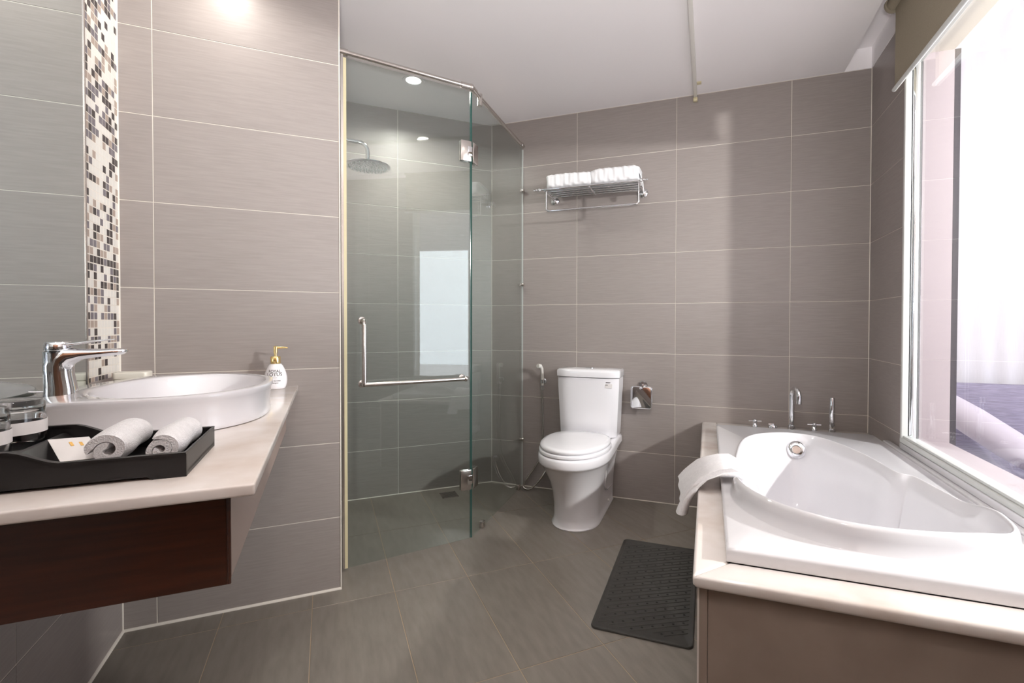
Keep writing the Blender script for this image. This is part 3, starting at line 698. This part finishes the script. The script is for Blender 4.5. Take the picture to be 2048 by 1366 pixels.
# bidet sprayer and hose
bi = thing('bidet_sprayer', 'white handheld bidet sprayer in a chrome wall holder beside the toilet', 'sprayer', cw(-1.785, 0, 0), ANG_C)
MB().lathe([(.001, 0), (.018, 0), (.018, .006), (.010, .012), (.009, .03), (.001, .03)], (.0, 0, .700), 20, ax='y').tube([(0, -.033, .690), (0, -.033, .712)], .0135, 16).build('wall_holder', M['chrome'], bi, 40)
MB().tube([(0, -.034, .675), (0, -.034, .715), (-.001, -.036, .75), (-.003, -.042, .782), (-.008, -.056, .800), (-.018, -.074, .803)], [.008, .0105, .0095, .011, .0135, .014], 16, flat=1).build('spray_handle', M['white_plastic'], bi, 50)
MB().tube([(0, -.034, .645), (0, -.034, .682)], .0075, 14).build('hose_nut', M['chrome'], bi, 50)
P = [(0, -.034, .66), (.0, -.034, .60), (.004, -.034, .50), (.004, -.034, .40), (0, -.034, .30), (-.01, -.036, .22), (-.05, -.05, .14), (-.095, -.06, .075), (-.116, -.068, .030), (-.108, -.075, .012), (-.075, -.078, .010), (-.04, -.07, .035), (.0, -.055, .085), (.03, -.03, .14), (.04, -.012, .165)]
P = [Vector(p) for p in P]; Q = []
for i in range(len(P) - 1):
    a, b, c, d = P[max(i - 1, 0)], P[i], P[i + 1], P[min(i + 2, len(P) - 1)]
    for k in range(10): t = k / 10; Q.append(.5 * ((2 * b) + (c - a) * t + (2 * a - 5 * b + 4 * c - d) * t * t + (3 * b - a - 3 * c + d) * t ** 3))
Q.append(P[-1])
MB().tube(Q, .0062, 10).build('hose', M['steel'], bi, 60)
MB().lathe([(.001, 0), (.02, 0), (.02, .005), (.012, .01), (.012, .03), (.001, .03)], (.04, 0, .17), 20, ax='y').build('stop_valve', M['chrome'], bi, 40)

# toilet paper holder
tp = thing('toilet_paper_holder', 'chrome toilet paper holder with flap cover beside the tank', 'paper holder', cw(-1.150, 0, 0), ANG_C)
MB().lathe([(.001, 0), (.026, 0), (.026, .008), (.022, .012), (.008, .013), (.008, .062), (.001, .062)], (-.004, 0, .700), 28, ax='y').build('wall_mount', M['chrome'], tp, 40)
rr_ = rrect(.118, .128, .014, 6)
mb = MB(); rs = []
for yo, sc in ((-.056, .97), (-.058, 1), (-.0595, 1), (-.0615, .96)): rs.append([(-.008 + x * sc, yo - .006 * (1 - (z / .064) ** 2) * 0 - .0, .634 + z * sc) for x, z in rr_])
mb.rings(rs).build('flap_cover', M['chrome'], tp, 35)
mb = MB(); fr_ = [(-.008 + x * 1.02, -.0595, .634 + z * 1.02) for x, z in rr_]; mb.tube(fr_, .0022, 8, closed=True).build('cover_rim', M['chrome'], tp, 60)
MB().ball((-.010, -.064, .690), .0085, 16).build('knob', M['chrome'], tp, 60)
MB().tube([(-.062, -.035, .585), (.05, -.035, .585)], .006, 12).tube([(.05, -.035, .585), (.05, -.035, .69), (-.004, -.035, .70)], .004, 10).build('roll_bar', M['chrome'], tp, 60)

# towel rack on the wall
ra = thing('towel_rack', 'chrome wall-mounted towel shelf rack with a lower rail', 'rack', cw(-1.44, 0, 1.868), ANG_C)
xl, xr = -.275, .282
yb = [-.045, -.088, -.131, -.174]
for y in yb: MB().tube([(xl, y, 0), (xr, y, 0)], .0048, 10).build('bar', M['chrome'], ra, 60)
MB().tube([(xl - .030, -.217, .004), (xr + .012, -.217, .004)], .0055, 12).build('bar', M['chrome'], ra, 60)
for x, s in ((xl - .030, -1), (xr + .012, 1)):
    MB().ball((x, -.217, .004), .011, 14).ball((x + s * .020, -.217, .004), .0075, 12).ball((x + s * .034, -.217, .004), .0055, 12).tube([(x, -.217, .004), (x + s * .034, -.217, .004)], .003, 8).build('finial', M['chrome'], ra, 60)
for x in (xl, xr):
    MB().tube([(x, -.012, -.012), (x, -.05, -.006), (x, -.13, -.004), (x, -.217, 0)], [.009, .0075, .006, .006], 12).build('side_arm', M['chrome'], ra, 60)
    MB().lathe([(.001, 0), (.027, 0), (.027, .006), (.021, .012), (.010, .016), (.001, .016)], (x, 0, -.012), 24, ax='y').build('wall_rosette', M['chrome'], ra, 40)
MB().tube([(.0, -.040, -.006), (.0, -.12, -.007), (.0, -.217, -.002)], .0045, 10).build('middle_brace', M['chrome'], ra, 60)
x0_, x1_ = xl + .008, xr - .002; rd = .018
lo = [(x0_, -.20, -.004), (x0_, -.20, -.122 + rd)] + [(x0_ + rd - rd * math.cos(a), -.20, -.122 + rd - rd * math.sin(a)) for a in [PI / 2 * k / 6 for k in range(1, 7)]] + [(0, -.20, -.122)] + [(x1_ - rd + rd * math.sin(a), -.20, -.122 + rd - rd * math.cos(a)) for a in [PI / 2 * k / 6 for k in range(0, 7)]] + [(x1_, -.20, -.004)]
MB().tube(lo, .0055, 12).build('lower_rail', M['chrome'], ra, 60)
# folded bath towels on the rack
def soft(name, label, root, w, d, h, seed, layers=3):
    t = thing(name, label, 'towel', root[0], root[1], 'folded white bath towels on the chrome rack')
    rnd = random.Random(seed); ph = [rnd.uniform(0, 6) for _ in range(8)]; nx, nt = 44, 48; rs = []
    for i in range(nx + 1):
        s = i / nx; e = 1 - .13 * abs(2 * s - 1) ** 10; ring = []
        hh = h * (1 + .04 * math.sin(4 * s + ph[0]) + .012 * math.sin(13 * s + ph[1])) 
        for k in range(nt):
            a = 2 * PI * k / nt; c, q = math.cos(a), math.sin(a)
            y = d / 2 * math.copysign(abs(c) ** .42, c) * e; z = hh / 2 * math.copysign(abs(q) ** .45, q)
            fold = .0016 * math.sin(34 * s + 2.2 * q + ph[2] + 1.5 * math.sin(3 * q + ph[3])) * (.4 + .6 * abs(c)) + .0012 * math.sin(61 * s + 4 * c + ph[4])
            y += fold * (1 if c > 0 else -1); z = z * (1 if q < 0 else e) + (.0018 * math.sin(11 * s + ph[5]) + fold * .5) * max(0, q)
            ring.append((-w / 2 + w * s + .004 * math.sin(3 * a + ph[6]) * (abs(2 * s - 1) ** 4), y, max(z, -h / 2) + h / 2))
        rs.append(ring)
    MB().rings(rs).build('folded_cloth', M['linen'], t, 80)
    return t
soft('folded_towel', 'folded white bath towel on the left half of the rack', (cw(-1.437 - .130, .128, 1.874), ANG_C), .27, .20, .088, 1)
t = soft('folded_towel', 'folded white bath towel on the right half of the rack', (cw(-1.437 + .140, .128, 1.874), ANG_C), .272, .20, .093, 2)
mb = MB(); P = [(.131, -.02, .06), (.140, .0, .045), (.146, .02, .02), (.150, .04, -.012), (.152, .05, -.05)]
mb.rings([[(x, y - .04, z), (x + .003, y - .04, z), (x + .003, y + .035 - i * .016, z), (x, y + .035 - i * .016, z)] for i, (x, y, z) in enumerate(P)]).build('hanging_corner', M['linen'], t, 40)

# ------------------------------------------------------------------ bathtub surround and tub
SZ = .505
su = thing('tub_surround', 'stone-clad bathtub surround with a cream marble rim', 'tub surround', cw(0, 0), ANG_C)
E_ = 1.829; IL, IF, IB, IR = -.738, 1.735, .242, -.0385
MB().prism([(-.818, 0 - .003), (-.818, -E_), (IL, -IF), (IL, -.003)], SZ - .030, SZ).build('side_slab', M['marble'], su, 40, .008, 3)
MB().prism([(-.818, -E_ - .0006), (-.004, -E_ - .0006), (-.004, -IF), (IL, -IF - .0006)], SZ - .030, SZ).build('front_slab', M['marble'], su, 40, .008, 3)
MB().prism([(IL + .001, -.003), (IL + .001, -IB), (-.004, -IB), (-.004, -.003)], SZ - .030, SZ).build('back_shelf', M['marble'], su, 40, .002, 2)
MB().prism([(-.045, -IB - .001), (-.045, -IF + .001), (-.004, -IF + .001), (-.004, -IB - .001)], SZ - .030, SZ).build('window_slab', M['marble'], su, 40, .002, 2)
MB().prism([(-.034, -.34), (-.034, -IF + .001), (-.004, -IF + .001), (-.004, -.34)], SZ + .0005, SZ + .036).build('window_ledge', M['acrylic'], su, 40, .006, 3)
MB().box(-.016, -.002, -IF, -.492, SZ + .037, z0 - .009).build('window_upstand', M['acrylic'], su, 40, .002)
MB().box(-.806, -.786, -1.810, -.003, .001, SZ - .031).build('side_panel', M['stone_panel'], su)
MB().box(-.785, -.004, -1.810, -1.790, .001, SZ - .031).build('front_panel', M['stone_panel'], su)
MB().box(-.808, -.804, -1.812, -1.806, .001, SZ - .031).build('corner_bead', M['marble'], su)
tb = thing('bathtub', 'white oval-basin drop-in bathtub set in the marble surround', 'bathtub', cw(0, 0), ANG_C)
inn = [(-.41, .365), (-.50, .395), (-.57, .455), (-.62, .55), (-.65, .68), (-.672, .86), (-.688, 1.05), (-.698, 1.24), (-.687, 1.42), (-.62, 1.547), (-.52, 1.622), (-.42, 1.646), (-.32, 1.637), (-.22, 1.610), (-.15, 1.565), (-.098, 1.48), (-.078, 1.33), (-.086, 1.18), (-.104, 1.06), (-.122, .965), (-.160, .925), (-.178, .80), (-.20, .68), (-.245, .53), (-.315, .405)]
K = 8; cur = catmull([Vector((a, b, 0)) for a, b in inn], K); NN = len(cur)
cc = Vector((-.39, .98, 0))
nor = []
for i in range(NN):
    t = (cur[(i + 2) % NN] - cur[i - 2]).normalized(); n_ = Vector((t.y, -t.x, 0));
    if n_.dot(cur[i] - cc) < 0: n_ = -n_
    nor.append(n_)
lip = []
for i in range(NN):
    p = cur[i]; h = sm(1.17, 1.40, p.y); h *= 1 - .35 * sm(-.22, -.08, p.x) * 1
    h2 = .012 * sm(.9, .5, p.y) if p.y < .9 else 0
    lip.append(.007 + .055 * h)
FZ = .541
x0r, x1r, y0r, y1r = -.745, IR + .002, .235, 1.742
def rectpt(p, ins=0):
    d = p - cc; X0, X1, Y0, Y1 = x0r + ins, x1r - ins, y0r + ins, y1r - ins; ts = []
    if d.x > 1e-9: ts.append((X1 - cc.x) / d.x)
    if d.x < -1e-9: ts.append((X0 - cc.x) / d.x)
    if d.y > 1e-9: ts.append((Y1 - cc.y) / d.y)
    if d.y < -1e-9: ts.append((Y0 - cc.y) / d.y)
    return cc + d * min(ts)
snap = {}
for cxn, cyn in ((x0r, y0r), (x1r, y0r), (x0r, y1r), (x1r, y1r)):
    i = min(range(NN), key=lambda k: (rectpt(cur[k]) - Vector((cxn, cyn, 0))).length); snap[i] = (cxn, cyn)
def rect_ring(ins, z):
    out = []
    for i in range(NN):
        if i in snap: cx_, cy_ = snap[i]; p = Vector((cx_ + math.copysign(ins, cc.x - cx_), cy_ + math.copysign(ins, cc.y - cy_), 0))
        else: p = rectpt(cur[i], ins)
        out.append((p.x, -p.y, z))
    return out
def cur_ring(off, zf, s=1.0, c2=None):
    out = []
    for i in range(NN):
        p = cc + (cur[i] - cc) * s + nor[i] * off if c2 is None else c2 + (cur[i] - cc) * s + nor[i] * off
        z = zf(i) if callable(zf) else zf; out.append((p.x, -p.y, z))
    return out
rs = [rect_ring(.004, SZ + .0005), rect_ring(0, SZ + .004), rect_ring(.0, FZ - .008), rect_ring(.002, FZ - .003), rect_ring(.008, FZ),
      cur_ring(.052, FZ) if False else None]
rs = rs[:5]
foot = []
for i in range(NN):
    off = .010 + .014 * (lip[i] - .007) / .055; p = cur[i] + nor[i] * off; p.x = max(min(p.x, x1r - .012), x0r + .012); p.y = max(min(p.y, y1r - .015), y0r + .012); foot.append(p)
rs.append([(p.x + nor[i].x * .004, -(p.y + nor[i].y * .004), FZ + .0003) for i, p in enumerate(foot)])
rs.append([(p.x, -p.y, FZ + .003) for i, p in enumerate(foot)])
def blend(t, dz): return [((foot[i].x * (1 - t) + cur[i].x * t), -(foot[i].y * (1 - t) + cur[i].y * t), FZ + lip[i] * dz) for i in range(NN)]
rs += [blend(.16, .55), blend(.28, .85), blend(.46, .97), blend(.70, 1.02), blend(.92, .97), blend(1.05, .80)]
c2 = lambda z: z
for off, z, s in ((-.012, .525, 1.0), (-.020, .50, .995), (-.026, .46, .985), (-.032, .40, .965), (-.036, .32, .935), (-.040, .25, .90), (-.05, .20, .86), (-.06, .170, .78), (-.06, .155, .6), (-.02, .150, .3), (0, .150, .05)):
    rs.append(cur_ring(off, z, s))
tub_mb = MB().rings(rs, cap0=False)
tubo = tub_mb.build('tub_shell', M['acrylic'], tb, 55)
bvh = BVHTree.FromPolygons(tub_mb.v, tub_mb.f)
hit, nr, _, _ = bvh.ray_cast(Vector((-.392, -.9, .475)), Vector((0, 1, -.0)))
if hit:
    if nr.y > 0: nr = -nr
    q = nr.to_track_quat('Z', 'Y')
    ov = thing('overflow', 'round chrome overflow drain on the inner wall of the bathtub', 'drain', (0, 0, 0)); ov.name = 'overflow_drain'
    Mx = Matrix.Translation(hit + nr * .001) @ q.to_matrix().to_4x4()
    bpy.data.objects.remove(ov)
    ov = MB().lathe([(.001, -.004), (.040, -.004), (.041, .004), (.036, .011), (.026, .014), (.001, .014)], n=40).build('overflow_plate', M['chrome'], tb, 40); ov.matrix_local = Mx
    k_ = MB().lathe([(.001, .0145), (.018, .0145), (.0195, .018), (.017, .021), (.001, .021)], n=32).build('overflow_knob', M['steel'], tb, 40); k_.matrix_local = Mx
    k_ = MB().tube([(.0195 * math.cos(2 * PI * i / 28), .0195 * math.sin(2 * PI * i / 28), .0150) for i in range(28)], .0018, 6, closed=True).build('overflow_ring', M['hole'], tb, 60); k_.matrix_local = Mx
# bath taps on the back shelf
FW = .115
def cross_tap(label, u, rz):
    t = thing('tap_handle', label, 'tap', cw(u, FW, SZ), ANG_C + rz, 'chrome cross-handle taps behind the bathtub')
    MB().lathe([(.001, 0), (.017, 0), (.0175, .006), (.013, .010), (.011, .03), (.008, .034), (.001, .034)], n=24).build('base', M['chrome'], t, 40)
    mb = MB().lathe([(.001, .034), (.010, .035), (.011, .050), (.009, .053), (.001, .054)], n=20)
    for a in (0, PI / 2): mb.tube([(-.032 * math.cos(a), -.032 * math.sin(a), .044), (.032 * math.cos(a), .032 * math.sin(a), .044)], .0038, 10)
    mb.build('cross_handle', M['chrome'], t, 50)
cross_tap('chrome cross-handle tap farthest left behind the bathtub', -.548, .1)
cross_tap('chrome cross-handle tap between the spout and hand shower', -.268, .12)
t = thing('diverter_knob', 'low flat chrome diverter knob left of the bath spout', 'knob', cw(-.462, FW, SZ), ANG_C)
MB().lathe([(.001, 0), (.021, 0), (.022, .004), (.022, .026), (.020, .029), (.001, .030)], n=32).build('body', M['chrome'], t, 40)
MB().box(-.022, .006, -.006, .006, .030, .036).build('lever', M['chrome'], t, 40, .002)
t = thing('bath_spout', 'tall curved chrome bath spout behind the bathtub', 'faucet', cw(-.372, FW, SZ), ANG_C)
MB().lathe([(.001, 0), (.020, 0), (.0205, .003), (.0165, .036), (.001, .036)], n=28).build('base', M['chrome'], t, 40)
rd = .036
P = [(0, 0, .03), (0, 0, .12), (0, 0, .195)] + [(.30 * rd * (1 - math.cos(a)), -rd * (1 - math.cos(a)), .195 + rd * math.sin(a)) for a in [PI * k / 12 for k in range(1, 13)]] + [(.60 * rd, -2 * rd, .165)]
MB().tube(P, .0125, 18).build('spout_pipe', M['chrome'], t, 50)
MB().lathe([(.001, 0), (.0135, 0), (.0135, .012), (.001, .012)], (.60 * rd, -2 * rd, .158), 20).build('aerator', M['chrome'], t, 40)
t = thing('hand_shower', 'straight cylindrical chrome hand shower standing behind the bathtub', 'shower head', cw(-.188, FW, SZ), ANG_C)
MB().lathe([(.001, 0), (.018, 0), (.0185, .003), (.015, .028), (.001, .028)], n=24).build('base', M['chrome'], t, 40)
MB().lathe([(.001, .026), (.0125, .028), (.0145, .045), (.0138, .10), (.0125, .184), (.011, .188), (.001, .188)], n=24).build('wand', M['chrome'], t, 40)

# towel draped over the tub edge
dt = thing('draped_towel', 'white terry towel draped over the left edge of the bathtub', 'towel', cw(0, 0), ANG_C)
prof = [(-.632, .470), (-.655, .530), (-.680, .560), (-.715, .576), (-.745, .570), (-.775, .556), (-.805, .538), (-.826, .512), (-.842, .488), (-.852, .466), (-.858, .446)]
def towel_ring(i):
    x, z = prof[i]; s = i / (len(prof) - 1); y0_, y1_ = 1.065 - .055 * s ** 2, 1.245 + .02 * s; th = .014
    x2, z2 = prof[min(i + 1, len(prof) - 1)]; xm, zm = prof[max(i - 1, 0)]; t = Vector((x2 - xm, 0, z2 - zm)).normalized(); nn = Vector((-t.z, 0, t.x))
    if nn.z < 0 or (abs(nn.z) < .05 and nn.x > 0): nn = -nn if nn.z < 0 else nn
    if nn.x > 0 and s > .6: nn = -nn
    ring = []; m = 16
    x0k = x; z0k = z
    for k in range(m + 1):
        x = x0k - .024 * s ** 2 * (1 - k / m); z = z0k + .026 * s ** 2 * (1 - k / m); y = y0_ + (y1_ - y0_) * k / m; wv = .003 * math.sin(k * .9 + s * 3); e = th * (1.25 if k in (m - 1, m) else 1) 
        ring.append((x + nn.x * (e + wv), -y, z + nn.z * (e + wv)))
    for k in range(m, -1, -1):
        x = x0k - .024 * s ** 2 * (1 - k / m); z = z0k + .026 * s ** 2 * (1 - k / m); y = y0_ + (y1_ - y0_) * k / m; ring.append((x + nn.x * .001, -y, z + nn.z * .001))
    return ring
MB().rings([towel_ring(i) for i in range(len(prof))]).build('cloth', M['towel'], dt, 70)
mb = MB(); P = [(-.690, .575), (-.745, .570), (-.79, .548), (-.826, .51), (-.846, .475), (-.856, .445), (-.860, .426)]
rs = []
for i, (x, z) in enumerate(P):
    s = i / (len(P) - 1); yc = 1.222 + .02 * s; rs.append([(x + .019 * math.cos(a) - .010 * s, -(yc + .036 * math.sin(a)), z + .016 * math.cos(a) * (1 - s)) for a in [2 * PI * k / 16 for k in range(16)]])
mb.rings(rs).build('folded_edge', M['towel'], dt, 70)

# rubber mat
mt_ = thing('bath_mat', 'dark grey rubber bath mat with drain holes on the floor', 'mat', cw(-1.0, .945, .0012), ANG_C)
mw, ml = .345, .740
mb = MB(); rs = [rrect(mw, ml, .022, 6), rrect(mw, ml, .022, 6), rrect(mw - .004, ml - .004, .020, 6), rrect(mw - .014, ml - .014, .016, 6), rrect(mw - .020, ml - .020, .014, 6)]
zs = (0, .004, .0065, .0065, .0042)
mb.rings([[(x, y, z) for x, y in r_] for r_, z in zip(rs, zs)]).build('mat_body', M['rubber'], mt_, 40)
mb = MB(); rb = MB()
for i in range(-14, 15):
    for k in range(-18, 19):
        x = i * .034 + (k % 2) * .0; y = k * .052 + i * .019 - .25 * 0
        if abs(x) < mw / 2 - .03 and abs(y) < ml / 2 - .035: mb.lathe([(.0001, 0), (.0046, 0), (.0042, .0006), (.0001, .0006)], (x, y, .0042), 8)
    
o = mb.build('drain_holes', M['hole'], mt_); o['kind'] = 'stuff'
for k in range(-19, 20):
    yc = k * .026 + .013; xa, xb = -mw / 2 + .02, mw / 2 - .02; P = []
    for s in range(9):
        x = xa + (xb - xa) * s / 8; y = yc + x * .56
        if abs(y) < ml / 2 - .02: P.append((x, y, .0038))
    if len(P) > 2: rb.tube(P, .0022, 6)
o = rb.build('ribs', M['rubber'], mt_, 60); o['kind'] = 'stuff'

# ------------------------------------------------------------------ blind, ceiling rail, lights
bl = thing('roller_blind', 'beige roller blind hanging rolled mostly up at the window', 'blind', cw(-.052, 0, 0), ANG_C - PI / 2)
wa = .506
MB().tube([(wa - .012, -.0, 2.435), (1.93, -.0, 2.435)], .030, 24).build('roller_tube', M['blind'], bl, 50)
MB().box(wa, 1.92, -.001, .001, 2.074, 2.435).build('fabric', M['blind'], bl)
MB().tube([(wa - .012, 0, 2.068), (1.93, 0, 2.068)], .0085, 14).build('bottom_bar', M['alu'], bl, 50)
MB().lathe([(.001, 0), (.034, 0), (.036, .004), (.034, .012), (.001, .012)], (wa - .03, 0, 2.435), 24, ax='x').box(wa - .026, wa - .018, -.02, .045, 2.42, 2.503).build('bracket', M['blind'], bl, 40)
cr = thing('curtain_track', 'thin cream ceiling track running out from the far wall', 'rail', cw(-.866, 0, 0), ANG_C)
MB().box(-.010, .010, -2.3, -.006, CEIL - .024, CEIL - .001).build('track', M['white_plastic'], cr, 40, .003)
MB().box(-.012, .012, -.030, -.002, CEIL - .046, CEIL - .0245).build('end_cap', M['seal'], cr, 40, .005)
MB().box(.011, .034, -.16, -.13, CEIL - .006, CEIL - .001).build('fixing_tab', M['seal'], cr, 30, .001)
names = ['recessed ceiling downlight inside the shower', 'recessed ceiling downlight above the basin', 'recessed ceiling downlight above the floor mat', 'added fill downlight in the ceiling near the entrance door, out of view']
DL2 = cw(2.92, 2.79)
for (x, y, pw), lb in zip(DOWNLIGHTS, names):
    t = thing('downlight', lb, 'ceiling light', (x, y, CEIL), 0, 'recessed ceiling downlights')
    MB().lathe([(.040, -.0005), (.046, -.003), (.056, -.003), (.058, -.0005)], n=40).build('trim_ring', M['paint'], t, 40)
    MB().lathe([(.001, -.0012), (.040, -.0012), (.040, -.0004), (.001, -.0004)], n=40).build('diffuser', M['lamp'], t, 40)
    area('downlight_lamp', (x, y, CEIL - .008), (x, y, 0), .08, pw, (1, .95, .88), spread=math.radians(150))
t = thing('downlight', 'small recessed downlight in the bedroom ceiling beyond the window', 'ceiling light', (DL2.x, DL2.y, 3.0))
MB().lathe([(.040, -.0005), (.046, -.003), (.056, -.003), (.058, -.0005)], n=40).build('trim_ring', M['paint'], t, 40)
MB().lathe([(.001, -.0012), (.040, -.0012), (.040, -.0004), (.001, -.0004)], n=40).build('diffuser', M['lamp'], t, 40)
